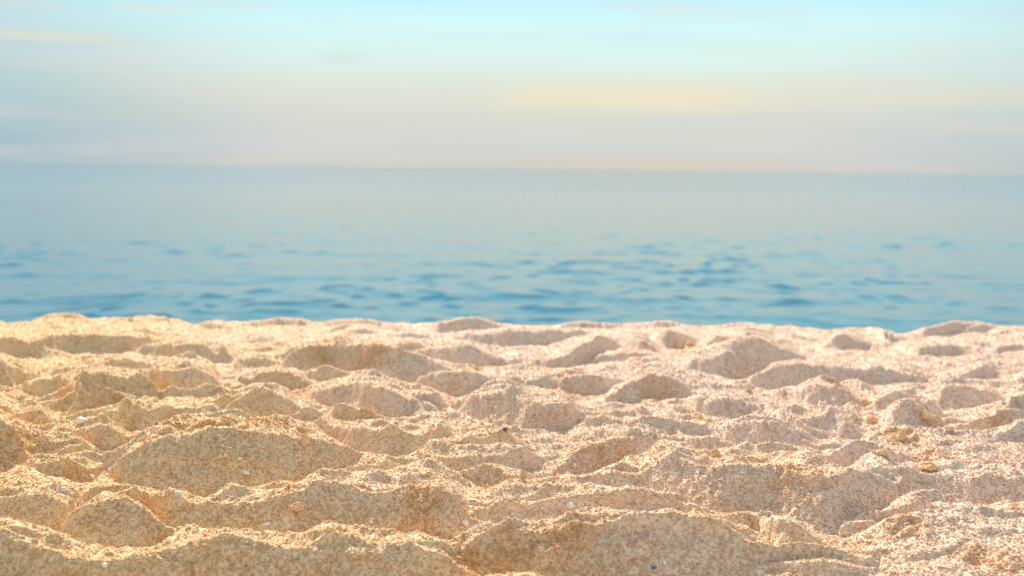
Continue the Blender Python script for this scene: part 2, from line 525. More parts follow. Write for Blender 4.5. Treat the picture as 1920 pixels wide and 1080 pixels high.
RL = RL * (1 - MK) + BASE * (1 - 0.6 * MK)
H = smax(H, smax(RS, RL, 0.006), 0.003)

# secondary rims, ledges and slumps that sit on the big forms
DETAIL = """
205,748,768 235,742,770 265,748,768 290,757,765
335,655,670 350,648,672 388,650,670
375,706,735 385,695,738 398,703,735
245,768,782 280,778,795 310,790,808
225,892,905 245,880,912 262,884,900
265,850,868 290,838,870 330,836,872 360,842,872 372,852,868
380,840,860 400,832,885 430,836,900 447,852,895
500,868,890 520,860,900 545,870,895
565,872,885 605,857,888 640,868,882
560,828,860 572,816,868 592,832,855
320,905,925 345,912,935 365,920,938
250,955,970 280,965,985 310,985,1010 335,1005,1022
420,962,975 445,957,978 475,962,972
540,958,968 558,949,972 580,952,966
500,990,1000 540,985,1003 580,990,1000
700,945,955 740,940,958 770,948,956
765,957,990 790,945,1000 820,952,1002 845,968,1000
825,1002,1030 850,985,1035 868,985,1020
700,985,1000 740,978,1002 770,985,998
100,1052,1070 140,1056,1075 190,1062,1078
330,1045,1060 380,1035,1062 430,1038,1060
560,1045,1062 610,1035,1065 650,1030,1060
660,1050,1070 700,1040,1072 740,1045,1068
1130,890,898 1165,880,898 1190,885,894
1000,1035,1050 1050,1025,1058 1100,1030,1052
1160,992,1002 1180,984,1004 1197,990,999
1150,1030,1045 1190,1022,1050 1240,1030,1048
1195,955,968 1225,950,974 1255,958,978 1280,972,986
950,975,990 1000,968,992 1050,972,990
1130,925,940 1170,918,942 1210,924,940
1370,900,915 1400,893,920 1430,900,918
1640,905,940 1665,897,950 1680,905,945
1600,1000,1012 1630,992,1015 1650,1000,1010
1700,985,1005 1730,975,1008 1755,985,1000
1715,1035,1048 1750,1015,1045 1790,1005,1030 1820,1000,1015
1830,985,1000 1870,978,1002 1905,985,1000
1790,836,848 1820,828,850 1845,833,846
1815,866,873 1840,860,875 1865,867,873
1675,778,790 1690,765,800 1710,767,788
1640,852,862 1670,835,865 1690,822,858
1745,768,790 1760,755,800 1775,770,800
1890,792,820 1905,770,824 1918,765,815
1535,730,760 1550,722,778 1565,735,780
1570,748,760 1600,742,766 1625,750,764
1620,737,745 1660,728,749 1700,736,746
1740,820,835 1765,812,838 1785,820,832
1150,802,812 1180,790,815 1215,797,812
1085,777,795 1100,765,802 1130,777,800
1215,780,800 1240,768,804 1262,777,802
1190,832,842 1230,826,845 1270,834,842
1300,668,690 1340,655,700 1370,660,695
1395,650,670 1420,645,675 1440,655,672
655,692,705 685,680,710 703,692,706
735,655,668 742,648,675 750,658,668
775,706,712 795,697,714 808,702,709
800,737,744 820,729,746 838,736,744
610,764,774 645,757,776 680,768,775
880,735,742 910,728,744 935,735,742
20,738,746 40,732,748 58,740,747
95,800,812 120,792,815 150,800,812
350,790,800 380,782,804 410,788,800
300,725,740 330,715,745 360,722,742
930,775,790 960,762,800 990,775,795
1010,785,800 1035,776,805 1060,786,800
1330,700,712 1360,690,714 1390,700,710
1480,700,712 1520,695,715 1560,702,712
940,670,680 975,662,684 1010,672,680
860,668,680 880,660,684 900,670,682
"""
extra = []
for _ in range(70):
    cx, cy = rng.uniform(-20, 1940), 612 + 160 * rng.random() ** 1.3
    w_, h_ = rng.uniform(14, 46), rng.uniform(3.5, 8.0) * (0.6 + (cy - 600) / 160)
    sk = rng.uniform(-4, 4)
    extra.append("%.0f,%.1f,%.1f %.0f,%.1f,%.1f %.0f,%.1f,%.1f" % (cx - w_, cy + h_ * .6 - sk, cy + h_ - sk, cx + rng.uniform(-9, 9), cy, cy + h_,
                                                       cx + w_, cy + h_ * .6 + sk, cy + h_ + sk))
DETAIL += "\n".join(extra)
SURF = H.copy()
for (p, _a) in parse(DETAIL, 45.0):
    aC, tC = ray(p[:, 0], p[:, 1])
    aF, tF = ray(p[:, 0], p[:, 2])
    Yf, Hd = [], []
    for i in range(len(p)):
        col = int(np.argmin(np.abs(cols - aF[i])))
        k = int(np.argmax(SURF[:, col] >= HC - tF[i] * rowsY))
        Yf.append(rowsY[k])
        Hd.append((0.24 + 0.14 * (p[i, 1] < 800)) * (p[i, 2] - p[i, 1]) * rowsY[k] / FPX)
    Yf, Hd = np.array(Yf), np.array(Hd)
    Yc = Yf + Hd / math.tan(math.radians(42))
    e_ = 0.010 + 1.2 * Hd.max() / Yf.mean()
    aX = np.concatenate([[aC[0] - e_], aC, [aC[-1] + e_]])
    Yf = np.concatenate([[Yf[0]], Yf, [Yf[-1]]]); Yc = np.concatenate([[Yc[0]], Yc, [Yc[-1]]])
    Hd = np.concatenate([[0], Hd, [0]])
    c0, c1 = np.searchsorted(cols, aX[0] - 0.01), np.searchsorted(cols, aX[-1] + 0.01)
    r0 = max(0, np.searchsorted(rowsY, Yf.min() - 0.02)); r1 = min(NR, np.searchsorted(rowsY, Yc.max() + 6 * Hd.max() + 0.02))
    if r1 - r0 < 3 or c1 - c0 < 3:
        continue
    sa, sy = AW[r0:r1, c0:c1], YW[r0:r1, c0:c1]
    sa = sa + 0.006 * gnoise(XX[r0:r1, c0:c1] * 45, YY[r0:r1, c0:c1] * 45, 101)
    sy = sy + 0.006 * gnoise(XX[r0:r1, c0:c1] * 40, YY[r0:r1, c0:c1] * 40, 102)
    qf, qc, qh = (pchip_like(np.clip(sa, aX[0], aX[-1]), aX, v) for v in (Yf, Yc, Hd))
    qh = np.maximum(qh, 0)
    tf = np.clip((sy - qf) / np.maximum(qc - qf, 1e-4), 0, 1)
    tf = tf * tf * (2.2 - 1.2 * tf)
    sl = np.clip((sy - qc) / (4.5 * qh + 0.006), 0, 1)
    add = np.where(sy < qc, tf, (1 - sl) ** 2 * (1 + sl)) * qh
    H[r0:r1, c0:c1] += np.where((sa > aX[0]) & (sa < aX[-1]), add, 0)

# one light smoothing pass: loose sand does not hold knife edges
for _ in range(1):
    H[1:-1] = 0.25 * H[:-2] + 0.5 * H[1:-1] + 0.25 * H[2:]
    H[:, 1:-1] = 0.25 * H[:, :-2] + 0.5 * H[:, 1:-1] + 0.25 * H[:, 2:]

# small relief: slumps, trampled lumps, grain rows
rough = np.clip(0.5 + 0.9 * gnoise(XX * 5 + 2, YY * 5, 21), 0.1, 1.3)
micro = 0.0017 * gnoise(XX * 30, YY * 26, 31) + 0.0011 * rough * gnoise(XX * 85, YY * 80, 32) \
    + 0.0007 * rough * gnoise(XX * 190, YY * 190, 33) + 0.0005 * gnoise(XX * 420, YY * 420, 34)
lump = gnoise(XX * 55 + 5, YY * 55 + 7, 41)
micro += 0.0034 * np.clip(lump - 0.35, 0, 1) * rough
# sand still damp from below holds together in crumbly orange lumps
DAMP_SPOTS = """340,855,55 300,838,40 400,860,50 450,840,60 530,830,45 555,955,30 800,975,60 760,990,40 775,655,28 690,690,45
1395,640,45 1320,668,35 1280,655,25 1720,790,55 1690,820,45 1745,850,50 365,655,30 210,750,50 160,735,30 500,722,35 560,722,30
1120,850,60 1170,850,45 960,1050,60 1060,1040,60 880,1045,40 890,690,25 1255,740,40 1220,738,30 1440,905,40 1490,930,45
40,850,60 20,800,40 250,950,40 150,885,45 1400,700,30 1740,870,30 1880,800,45 930,905,40 600,680,25 1060,725,45 700,780,40
640,640,25 1310,790,35 1570,735,35 60,770,30 600,1010,60 1620,745,25 1850,1045,50 1700,1000,40"""
damp = np.zeros_like(YY)
for tkn in DAMP_SPOTS.split():
    px_, py_, pr_ = (float(v) for v in tkn.split(','))
    a_, t_ = ray(px_, py_)
    y_ = (HC - 0.012) / t_
    rr_ = pr_ / FPX * y_
    dd = ((XX - a_ * y_) / rr_) ** 2 + ((YY - y_) / (rr_ * 1.3)) ** 2
    damp = np.maximum(damp, np.exp(-dd))
damp = np.clip(damp * 1.1 + 0.55 * gnoise(XX * 24, YY * 24, 91) + 0.35 * gnoise(XX * 70, YY * 70, 92) - 0.12, 0, 1)
near = np.clip(2.2 - YY, 0.45, 1.0)
micro += near * (0.0044 * gnoise(XX * 12 + 4, YY * 10, 95) + 0.0030 * gnoise(XX * 24, YY * 22, 96))
blocky = gnoise(XX * 62, YY * 62, 93)
micro += damp * near * (0.0032 * np.clip(blocky * 2.2, -0.6, 0.8) + 0.0016 * gnoise(XX * 130, YY * 130, 94))
H += micro
# the beach falls away behind the last hummocks
eA, eT = ray(EDGE[:, 0], EDGE[:, 1])
edgeY = np.interp(cols, eA, HC / eT)[None, :]
d = YY - edgeY + 0.03
drop = 0.30 * np.where(d > 0, d * d / (d + 0.09), 0)
H -= drop


def sample_H(aq, yq):
    """height of the sand at (x/y slope, y)"""
    ci = np.interp(aq, cols, np.arange(NC))
    ri = np.interp(1.0 / yq, inv[::-1], np.arange(NR)[::-1])
    c = np.clip(ci.astype(int), 0, NC - 2); r = np.clip(ri.astype(int), 0, NR - 2)
    fc, fr_ = ci - c, ri - r
    return (H[r, c] * (1 - fc) * (1 - fr_) + H[r, c + 1] * fc * (1 - fr_)
            + H[r + 1, c] * (1 - fc) * fr_ + H[r + 1, c + 1] * fc * fr_)


def grid_mesh(name, V, nr, nc):
    me = bpy.data.meshes.new(name)
    idx = np.arange(nr * nc, dtype=np.int32).reshape(nr, nc)
    q = np.stack([idx[:-1, :-1], idx[:-1, 1:], idx[1:, 1:], idx[1:, :-1]], -1).reshape(-1, 4)
    me.vertices.add(nr * nc)
    me.vertices.foreach_set("co", V.reshape(-1).astype(np.float32))
    me.loops.add(q.size)
    me.loops.foreach_set("vertex_index", q.reshape(-1))
    me.polygons.add(len(q))
    me.polygons.foreach_set("loop_start", np.arange(0, q.size, 4, dtype=np.int32))
    me.polygons.foreach_set("loop_total", np.full(len(q), 4, dtype=np.int32))
    me.polygons.foreach_set("use_smooth", np.ones(len(q), dtype=bool))
    me.update(calc_edges=True)
    return me


SEA_Z = -1.35
# rows behind/under the camera, the traced field, and the slope down into the sea
front = np.array([-3.0, -1.6, -0.6, 0.0, 0.3, 0.5])
back = np.array([3.0, 3.5, 4.2, 5.2, 6.5, 8.0, 10.0, 14.0, 22.0, 40.0])
rows_all, z_all, x_all = [], [], []
for y in front:
    rows_all.append(np.full(NC, y)); x_all.append(cols * 0.6)
    z_all.append(0.004 * gnoise(cols * 9, np.full(NC, y * 7), 51) + 0.004)
for r in range(NR):
    rows_all.append(YY[r]); x_all.append(XX[r]); z_all.append(H[r])
last = H[-1]
for y in back:
    rows_all.append(np.full(NC, y)); x_all.append(cols * y)
    z_all.append(last - 0.255 * (y - rowsY[-1]) + 0.01 * gnoise(cols * y * 2, np.full(NC, y * 2), 52))
V = np.stack([np.array(x_all), np.array(rows_all), np.array(z_all)], -1)
V[..., 2] = np.maximum(V[..., 2], -3.2)
sand_me = grid_mesh("sand", V, V.shape[0], NC)
DA = np.zeros(V.shape[:2], np.float32)
DA[len(front):len(front) + NR] = damp
da_ = sand_me.attributes.new("damp", 'FLOAT', 'POINT')
da_.data.foreach_set("value", DA.reshape(-1))

# ------------------------------------------------------------------ materials
def new_mat(name):
    m = bpy.data.materials.new(name)
    m.use_nodes = True
    return m, NT(m.node_tree)


def place_tint(t):
    """big soft drifts of colour: golden towards -x, paler and pinker towards +x"""
    geo = t.n('ShaderNodeNewGeometry')
    sp = t.n('ShaderNodeSeparateXYZ')
    t.l(geo.outputs['Position'], sp.inputs[0])
    nz = t.n('ShaderNodeTexNoise')
    nz.inputs['Scale'].default_value = 7.0
    nz.inputs['Detail'].default_value = 3.0
    t.l(geo.outputs['Position'], nz.inputs['Vector'])
    f = t.m('ADD', t.m('MULTIPLY', sp.outputs[0], 1.0), t.m('MULTIPLY', t.m('SUBTRACT', nz.outputs[0], 0.5), 0.9))
    f = t.m('ADD', f, t.m('MULTIPLY', t.m('SUBTRACT', sp.outputs[1], 0.95), 0.50))
    return t.smooth(f, -0.42, 0.55), geo


mat_sand, t = new_mat("dry_sand")
drift, geo = place_tint(t)
def cell(scale):
    v = t.n('ShaderNodeTexVoronoi')
    v.inputs['Scale'].default_value = scale
    t.l(geo.outputs['Position'], v.inputs['Vector'])
    return v


va, vb = cell(640.0), cell(1200.0)
ra = t.n('ShaderNodeSeparateColor')
t.l(va.outputs['Color'], ra.inputs[0])
rb = t.n('ShaderNodeSeparateColor')
t.l(vb.outputs['Color'], rb.inputs[0])
tn = t.m('ADD', t.m('MULTIPLY', ra.outputs[0], 0.65), t.m('MULTIPLY', rb.outputs[1], 0.35))
nz2 = t.n('ShaderNodeTexNoise')
nz2.inputs['Scale'].default_value = 60.0
nz2.inputs['Detail'].default_value = 4.0
t.l(geo.outputs['Position'], nz2.inputs['Vector'])
tn = t.m('ADD', tn, t.m('MULTIPLY', t.m('SUBTRACT', nz2.outputs[0], 0.5), 0.55))
gold = t.ramp(tn, [(0.05, (0.60, 0.33, 0.14)), (0.25, (0.72, 0.45, 0.21)), (0.5, (0.80, 0.56, 0.31)), (0.75, (0.84, 0.65, 0.41)), (0.97, (0.85, 0.76, 0.58))])
pink = t.ramp(tn, [(0.05, (0.62, 0.40, 0.27)), (0.25, (0.72, 0.49, 0.36)), (0.5, (0.80, 0.60, 0.47)), (0.75, (0.85, 0.70, 0.58)), (0.97, (0.86, 0.79, 0.70))])
colr = t.mix(1.0, t.mix(drift, gold, pink), (0.90, 0.905, 0.92), 'MULTIPLY')
dat = t.n('ShaderNodeAttribute', attribute_name='damp')
colr = t.mix(t.m('MULTIPLY', dat.outputs['Fac'], 0.62), colr, t.mix(1.0, colr, (0.88, 0.66, 0.42), 'MULTIPLY'))
bs = t.n('ShaderNodeBsdfPrincipled')
t.l(colr, bs.inputs['Base Color'])
bs.inputs['Roughness'].default_value = 0.85
bs.inputs['Specular IOR Level'].default_value = 0.1
dome = t.m('ADD', t.m('MULTIPLY', va.outputs['Distance'], -1.0), t.m('MULTIPLY', vb.outputs['Distance'], -0.5))
bp = t.n('ShaderNodeBump')
bp.inputs['Strength'].default_value = 0.45
bp.inputs['Distance'].default_value = 0.0016
t.l(dome, bp.inputs['Height'])
t.l(bp.outputs[0], bs.inputs['Normal'])
om = t.n('ShaderNodeOutputMaterial')
t.l(bs.outputs[0], om.inputs[0])
sand_me.materials.append(mat_sand)
sand = bpy.data.objects.new("sand", sand_me)
scene.collection.objects.link(sand)
sand["kind"] = "structure"
sand["label"] = "pale dry beach sand churned into low hummocks and hollows"

# grains
mat_grain, t = new_mat("sand_grain")
drift, geo = place_tint(t)
at = t.n('ShaderNodeAttribute', attribute_type='INSTANCER', attribute_name='tone')
tone = at.outputs['Fac']
gold = t.ramp(tone, [(0.0, (0.55, 0.30, 0.11)), (0.10, (0.68, 0.40, 0.17)), (0.35, (0.77, 0.50, 0.24)), (0.60, (0.83, 0.62, 0.36)),
                     (0.82, (0.83, 0.69, 0.46)), (0.95, (0.80, 0.72, 0.55)), (1.0, (0.85, 0.82, 0.76))])
pink = t.ramp(tone, [(0.0, (0.56, 0.34, 0.20)), (0.08, (0.70, 0.46, 0.30)), (0.35, (0.77, 0.54, 0.40)), (0.60, (0.83, 0.65, 0.51)),
                     (0.82, (0.84, 0.72, 0.60)), (0.95, (0.82, 0.74, 0.64)), (1.0, (0.86, 0.83, 0.79))])
colr = t.mix(drift, gold, pink)
dat = t.n('ShaderNodeAttribute', attribute_type='INSTANCER', attribute_name='wet')
colr = t.mix(t.m('MULTIPLY', dat.outputs['Fac'], 0.62), colr, t.mix(1.0, colr, (0.90, 0.70, 0.46), 'MULTIPLY'))
bs = t.n('ShaderNodeBsdfPrincipled')
t.l(colr, bs.inputs['Base Color'])
bs.inputs['Roughness'].default_value = 0.6
bs.inputs['Specular IOR Level'].default_value = 0.12
tr = t.n('ShaderNodeBsdfTranslucent')
t.l(colr, tr.inputs[0])
mx = t.n('ShaderNodeMixShader')
mx.inputs[0].default_value = 0.45
t.l(bs.outputs[0], mx.inputs[1])
t.l(tr.outputs[0], mx.inputs[2])
om = t.n('ShaderNodeOutputMaterial')
t.l(mx.outputs[0], om.inputs[0])

# scatter points: even cover over the ground in and just beyond view
NG = 1250000
u = rng.random(NG)
y0, y1 = 0.66, 2.45
gy = np.sqrt(y0 ** 2 + u * (y1 ** 2 - y0 ** 2))
# thin out with distance, where single grains fall below a pixel
keep = rng.random(NG) < np.clip(1.6 - 0.6 * gy, 0.40, 1.0)
gy = gy[keep]
ga = rng.uniform(-0.80, 0.80, len(gy))
gz = sample_H(ga, gy)
gx = ga * gy
n = len(gx)
size = np.clip(rng.lognormal(math.log(0.00092), 0.27, n), 0.0005, 0.0022)
size *= 1.0 + 0.10 * gnoise(gx * 9, gy * 9, 71)
gz = gz + size * rng.uniform(-0.42, 0.36, n)
tone_v = np.clip(rng.normal(0.58, 0.16, n) + 0.16 * gnoise(gx * 30, gy * 30, 72), 0.0, 0.97)
tone_v = np.where(rng.random(n) < 0.007, 1.0, tone_v)
pm = bpy.data.meshes.new("sand_grains")
pm.vertices.add(n)
pm.vertices.foreach_set("co", np.stack([gx, gy, gz], -1).reshape(-1).astype(np.float32))
Hs_ = H
H = damp
damp_g = sample_H(ga, gy)
H = Hs_
for nm, arr in (("tone", tone_v), ("wet", damp_g), ("size", size), ("variant", rng.integers(0, 4, n).astype(float))):
    at_ = pm.attributes.new(nm, 'FLOAT', 'POINT')
    at_.data.foreach_set("value", arr.astype(np.float32))
ro = pm.attributes.new("turn", 'FLOAT_VECTOR', 'POINT')
ro.data.foreach_set("vector", (rng.uniform(-1, 1, (n, 3)) * np.array([0.45, 0.45, 3.14])).reshape(-1).astype(np.float32))
pm.update()
grains = bpy.data.objects.new("sand_grains", pm)
scene.collection.objects.link(grains)
grains["kind"] = "stuff"
grains["label"] = "coarse loose sand grains lying all over the hummocks"
grains["category"] = "sand grains"

gt = bpy.data.node_groups.new("grain_cover", 'GeometryNodeTree')
gt.interface.new_socket("Geometry", in_out='INPUT', socket_type='NodeSocketGeometry')
gt.interface.new_socket("Geometry", in_out='OUTPUT', socket_type='NodeSocketGeometry')
g = NT(gt)
gi = g.n('NodeGroupInput')
go = g.n('NodeGroupOutput')
join = g.n('GeometryNodeGeometryToInstance')
for k, sc_ in enumerate([(1.0, 0.85, 0.5), (1.25, 0.8, 0.45), (0.9, 1.0, 0.55), (1.15, 0.95, 0.4)]):
    ico = g.n('GeometryNodeMeshIcoSphere')
    ico.inputs['Radius'].default_value = 1.0
    ico.inputs['Subdivisions'].default_value = 1 if k % 2 else 2
    nt_ = g.n('ShaderNodeTexNoise', noise_dimensions='4D')
    nt_.inputs['W'].default_value = 3.7 * k
    nt_.inputs['Scale'].default_value = 1.1
    sub = g.n('ShaderNodeVectorMath', operation='SUBTRACT')
    g.l(nt_.outputs['Color'], sub.inputs[0])
    sub.inputs[1].default_value = (0.5, 0.5, 0.5)
    scl = g.n('ShaderNodeVectorMath', operation='SCALE')
    g.l(sub.outputs[0], scl.inputs[0])
    scl.inputs['Scale'].default_value = 1.4
    sp = g.n('GeometryNodeSetPosition')
    g.l(ico.outputs['Mesh'], sp.inputs['Geometry'])
    g.l(scl.outputs[0], sp.inputs['Offset'])
    tf_ = g.n('GeometryNodeTransform')
    tf_.inputs['Scale'].default_value = sc_
    g.l(sp.outputs[0], tf_.inputs['Geometry'])
    sm = g.n('GeometryNodeSetMaterial')
    sm.inputs['Material'].default_value = mat_grain
    g.l(tf_.outputs[0], sm.inputs['Geometry'])
    g.l(sm.outputs[0], join.inputs[0])


def named(nm, typ='FLOAT'):
    a_ = g.n('GeometryNodeInputNamedAttribute', data_type=typ)
    a_.inputs['Name'].default_value = nm
    return a_.outputs[0]


m2p = g.n('GeometryNodeMeshToPoints')
g.l(gi.outputs[0], m2p.inputs['Mesh'])
iop = g.n('GeometryNodeInstanceOnPoints')
g.l(m2p.outputs[0], iop.inputs['Points'])
g.l(join.outputs[0], iop.inputs['Instance'])
iop.inputs['Pick Instance'].default_value = True
g.l(named('variant'), iop.inputs['Instance Index'])
g.l(named('turn', 'FLOAT_VECTOR'), iop.inputs['Rotation'])
g.l(named('size'), iop.inputs['Scale'])
g.l(iop.outputs[0], go.inputs[0])
md = grains.modifiers.new("cover", 'NODES')
md.node_group = gt

# ------------------------------------------------------------------ the sea
SC, SR = 640, 440
sa_ = np.linspace(-0.55, 0.55, SC - 60)
ex = 0.55 + (np.linspace(0, 1, 31)[1:] ** 2.0) * 6.0
scol = np.concatenate([-ex[::-1], sa_, ex])
HT = HC - SEA_Z
sinv = np.linspace(1 / 7.0, 1 / 110.0, SR)
srow = 1 / sinv
SA, SY = np.meshgrid(scol, srow)
SX = SA * SY
SZ = np.zeros_like(SX)
# wavelets coming ashore, broken up by gusts
amp = np.clip(1.0 - (SY - 22) / 55.0, 0.0, 1)
wx = SX + 0.5 * gnoise(SX * 0.5, SY * 0.5, 81)
wy_ = SY + 0.5 * gnoise(SX * 0.5 + 7, SY * 0.5, 82)
gust = np.clip(0.75 + 0.9 * gnoise(SX * 0.16, SY * 0.10, 88), 0.15, 1.5)
SZ += 0.018 * gnoise(wx * 0.5, wy_ * 0.6, 83)
n1 = gnoise(wx * 1.5, wy_ * 0.95, 84)
n2 = gnoise(wx * 2.9, wy_ * 1.9, 85)
SZ += gust * (0.052 * np.clip(n1 - 0.05, 0, 1) ** 1.5 + 0.034 * np.clip(n2, 0, 1) ** 1.5)
SZ += 0.002 * gnoise(SX * 6, SY * 5, 86)
SZ *= amp
far = np.array([140., 200., 320., 600., 1200., 3000., 8000., 20000.])
Vx = np.concatenate([SX] + [(scol * y)[None] for y in far])
Vy = np.concatenate([SY] + [np.full((1, SC), y) for y in far])
Vz = np.concatenate([SZ] + [np.zeros((1, SC)) for y in far]) + SEA_Z
sea_me = grid_mesh("sea", np.stack([Vx, Vy, Vz], -1), Vx.shape[0], SC)
mat_sea, t = new_mat("sea_water")
geo = t.n('ShaderNodeNewGeometry')
bs = t.n('ShaderNodeBsdfPrincipled')
bs.inputs['Base Color'].default_value = (0.0, 0.088, 0.138, 1)
spx = t.n('ShaderNodeSeparateXYZ')
t.l(geo.outputs['Position'], spx.inputs[0])
mr = t.n('ShaderNodeMapRange')
t.l(spx.outputs[1], mr.inputs[0])
mr.inputs[1].default_value = 25.0
mr.inputs[2].default_value = 160.0
mr.inputs[3].default_value = 0.04
mr.inputs[3].default_value = 0.12
mr.inputs[4].default_value = 0.30
bs.inputs['Roughness'].default_value = 0.04
bs.inputs['IOR'].default_value = 1.33
bs.inputs['Specular IOR Level'].default_value = 0.5
mp = t.n('ShaderNodeMapping')
mp.inputs['Scale'].default_value = (0.5, 1.0, 1.0)
t.l(geo.outputs['Position'], mp.inputs[0])
wn = t.n('ShaderNodeTexNoise')
wn.inputs['Scale'].default_value = 0.9
wn.inputs['Detail'].default_value = 4.0
t.l(mp.outputs[0], wn.inputs['Vector'])
bp = t.n('ShaderNodeBump')
bp.inputs['Strength'].default_value = 0.35
t.l(mr.outputs[0], bp.inputs['Distance'])
t.l(wn.outputs[0], bp.inputs['Height'])
# beyond the modelled wavelets the chop is a bounded tilt of the surface
fn = t.n('ShaderNodeTexNoise')
fn.inputs['Scale'].default_value = 2.5
fn.inputs['Detail'].default_value = 1.0
t.l(geo.outputs['Position'], fn.inputs['Vector'])
fs = t.n('ShaderNodeVectorMath', operation='SUBTRACT')
t.l(fn.outputs['Color'], fs.inputs[0])
fs.inputs[1].default_value = (0.5, 0.5, 0.5)
fk = t.n('ShaderNodeVectorMath', operation='SCALE')
t.l(fs.outputs[0], fk.inputs[0])
mr3 = t.n('ShaderNodeMapRange')
t.l(spx.outputs[1], mr3.inputs[0])
mr3.inputs[1].default_value = 30.0
mr3.inputs[2].default_value = 120.0
mr3.inputs[3].default_value = 0.0
mr3.inputs[4].default_value = 0.7
t.l(mr3.outputs[0], fk.inputs['Scale'])
fa = t.n('ShaderNodeVectorMath', operation='ADD')
t.l(bp.outputs[0], fa.inputs[0])
t.l(fk.outputs[0], fa.inputs[1])
fnn = t.n('ShaderNodeVectorMath', operation='NORMALIZE')
t.l(fa.outputs[0], fnn.inputs[0])
t.l(fnn.outputs[0], bs.inputs['Normal'])
om = t.n('ShaderNodeOutputMaterial')
t.l(bs.outputs[0], om.inputs[0])
sea_me.materials.append(mat_sea)
sea = bpy.data.objects.new("sea", sea_me)
scene.collection.objects.link(sea)
sea["kind"] = "structure"
sea["label"] = "calm blue green sea with small dark wavelets"

# ------------------------------------------------------------------ shells, pebbles and clods of sand
def hit(px, py):
    """where the sight line through a pixel of the photograph meets the sand"""
    a_, t_ = ray(px, py)
    a_, t_ = float(a_), float(t_)
    ys = rowsY
    zs = sample_H(np.full(NR, a_), ys)
    k = np.argmax(zs >= HC - t_ * ys)
    y = ys[k]
    return a_ * y, y, float(sample_H(np.array([a_]), np.array([y]))[0]), FPX / y


def stone_mat(name, c1, c2, scale, rough_, spec=0.3, trans=0.0):
    m, t = new_mat(name)
    tcn = t.n('ShaderNodeTexCoord')
    nn = t.n('ShaderNodeTexNoise')
    nn.inputs['Scale'].default_value = scale
    nn.inputs['Detail'].default_value = 4.0
    t.l(tcn.outputs['Object'], nn.inputs['Vector'])
    c = t.ramp(nn.outputs[0], [(0.35, c1), (0.65, c2)])
    b = t.n('ShaderNodeBsdfPrincipled')
    t.l(c, b.inputs['Base Color'])
    b.inputs['Roughness'].default_value = rough_
    b.inputs['Specular IOR Level'].default_value = spec
    bp_ = t.n('ShaderNodeBump')
    bp_.inputs['Strength'].default_value = 0.5
    bp_.inputs['Distance'].default_value = 0.0006
    t.l(nn.outputs[0], bp_.inputs['Height'])
    t.l(bp_.outputs[0], b.inputs['Normal'])
    out = b.outputs[0]
    if trans:
        tr_ = t.n('ShaderNodeBsdfTranslucent')
        t.l(c, tr_.inputs[0])
        mx_ = t.n('ShaderNodeMixShader')
        mx_.inputs[0].default_value = trans
        t.l(b.outputs[0], mx_.inputs[1])
        t.l(tr_.outputs[0], mx_.inputs[2])
        out = mx_.outputs[0]
    o_ = t.n('ShaderNodeOutputMaterial')
    t.l(out, o_.inputs[0])
    return m


M_WHITE = stone_mat("white_shell", (0.84, 0.77, 0.67), (0.90, 0.86, 0.78), 500, 0.35, 0.4, 0.15)
M_GREY = stone_mat("grey_stone", (0.44, 0.42, 0.40), (0.76, 0.74, 0.72), 400, 0.5)
M_DARK = stone_mat("dark_stone", (0.05, 0.05, 0.06), (0.14, 0.13, 0.13), 500, 0.4)
M_PINK = stone_mat("pink_shell", (0.72, 0.40, 0.26), (0.82, 0.58, 0.42), 400, 0.4, 0.4, 0.2)
M_TAN = stone_mat("tan_shell", (0.50, 0.36, 0.20), (0.66, 0.52, 0.34), 400, 0.5, 0.3, 0.25)
M_CREAM = stone_mat("cream_stone", (0.78, 0.68, 0.46), (0.86, 0.78, 0.60), 500, 0.45)
M_BLUE = stone_mat("blue_chip", (0.05, 0.09, 0.30), (0.10, 0.18, 0.46), 500, 0.3, 0.5)
M_CLOD = stone_mat("damp_sand", (0.66, 0.37, 0.17), (0.84, 0.60, 0.38), 700, 0.8, 0.1)


def finish(bm, name, label, cat, mat, px, py, sink, rot, group=None, dy=0.0):
    x, y, z, s_ = hit(px, py)
    me = bpy.data.meshes.new(name)
    bm.to_mesh(me)
    bm.free()
    me.materials.append(mat)
    for p in me.polygons:
        p.use_smooth = True
    o = bpy.data.objects.new(name, me)
    scene.collection.objects.link(o)
    o.location = (x, y + dy, z + sink)
    o.rotation_euler = rot
    o["label"] = label
    o["category"] = cat
    if group:
        o["group"] = group
    return o


def pebble(px, py, w_px, h_px, label, mat, seed, name="pebble", cat="pebble", rot=(0, 0, 0), lump=0.18, group=None):
    """a rolled stone: an uneven, slightly flattened body of many facets"""
    x, y, z, s_ = hit(px, py)
    rx, rz = 0.5 * w_px / s_, 0.5 * h_px / s_
    bm = bmesh.new()
    bmesh.ops.create_icosphere(bm, subdivisions=3, radius=1.0)
    r_ = np.random.default_rng(seed)
    ax = r_.normal(size=(5, 3))
    ax /= np.linalg.norm(ax, axis=1)[:, None]
    for v in bm.verts:
        p = np.array(v.co)
        d_ = ax @ p
        f = 1.0
        for q in range(5):
            f -= lump * max(0, d_[q] - 0.55) * 1.3     # flats knocked off it
        f += 0.05 * math.sin(4 * p[0] + seed) * math.cos(3 * p[1])
        v.co = Vector((p[0] * f * rx, p[1] * f * rx * 0.8, p[2] * f * rz))
    return finish(bm, name, label, cat, mat, px, py, rz * 0.45, rot, group)


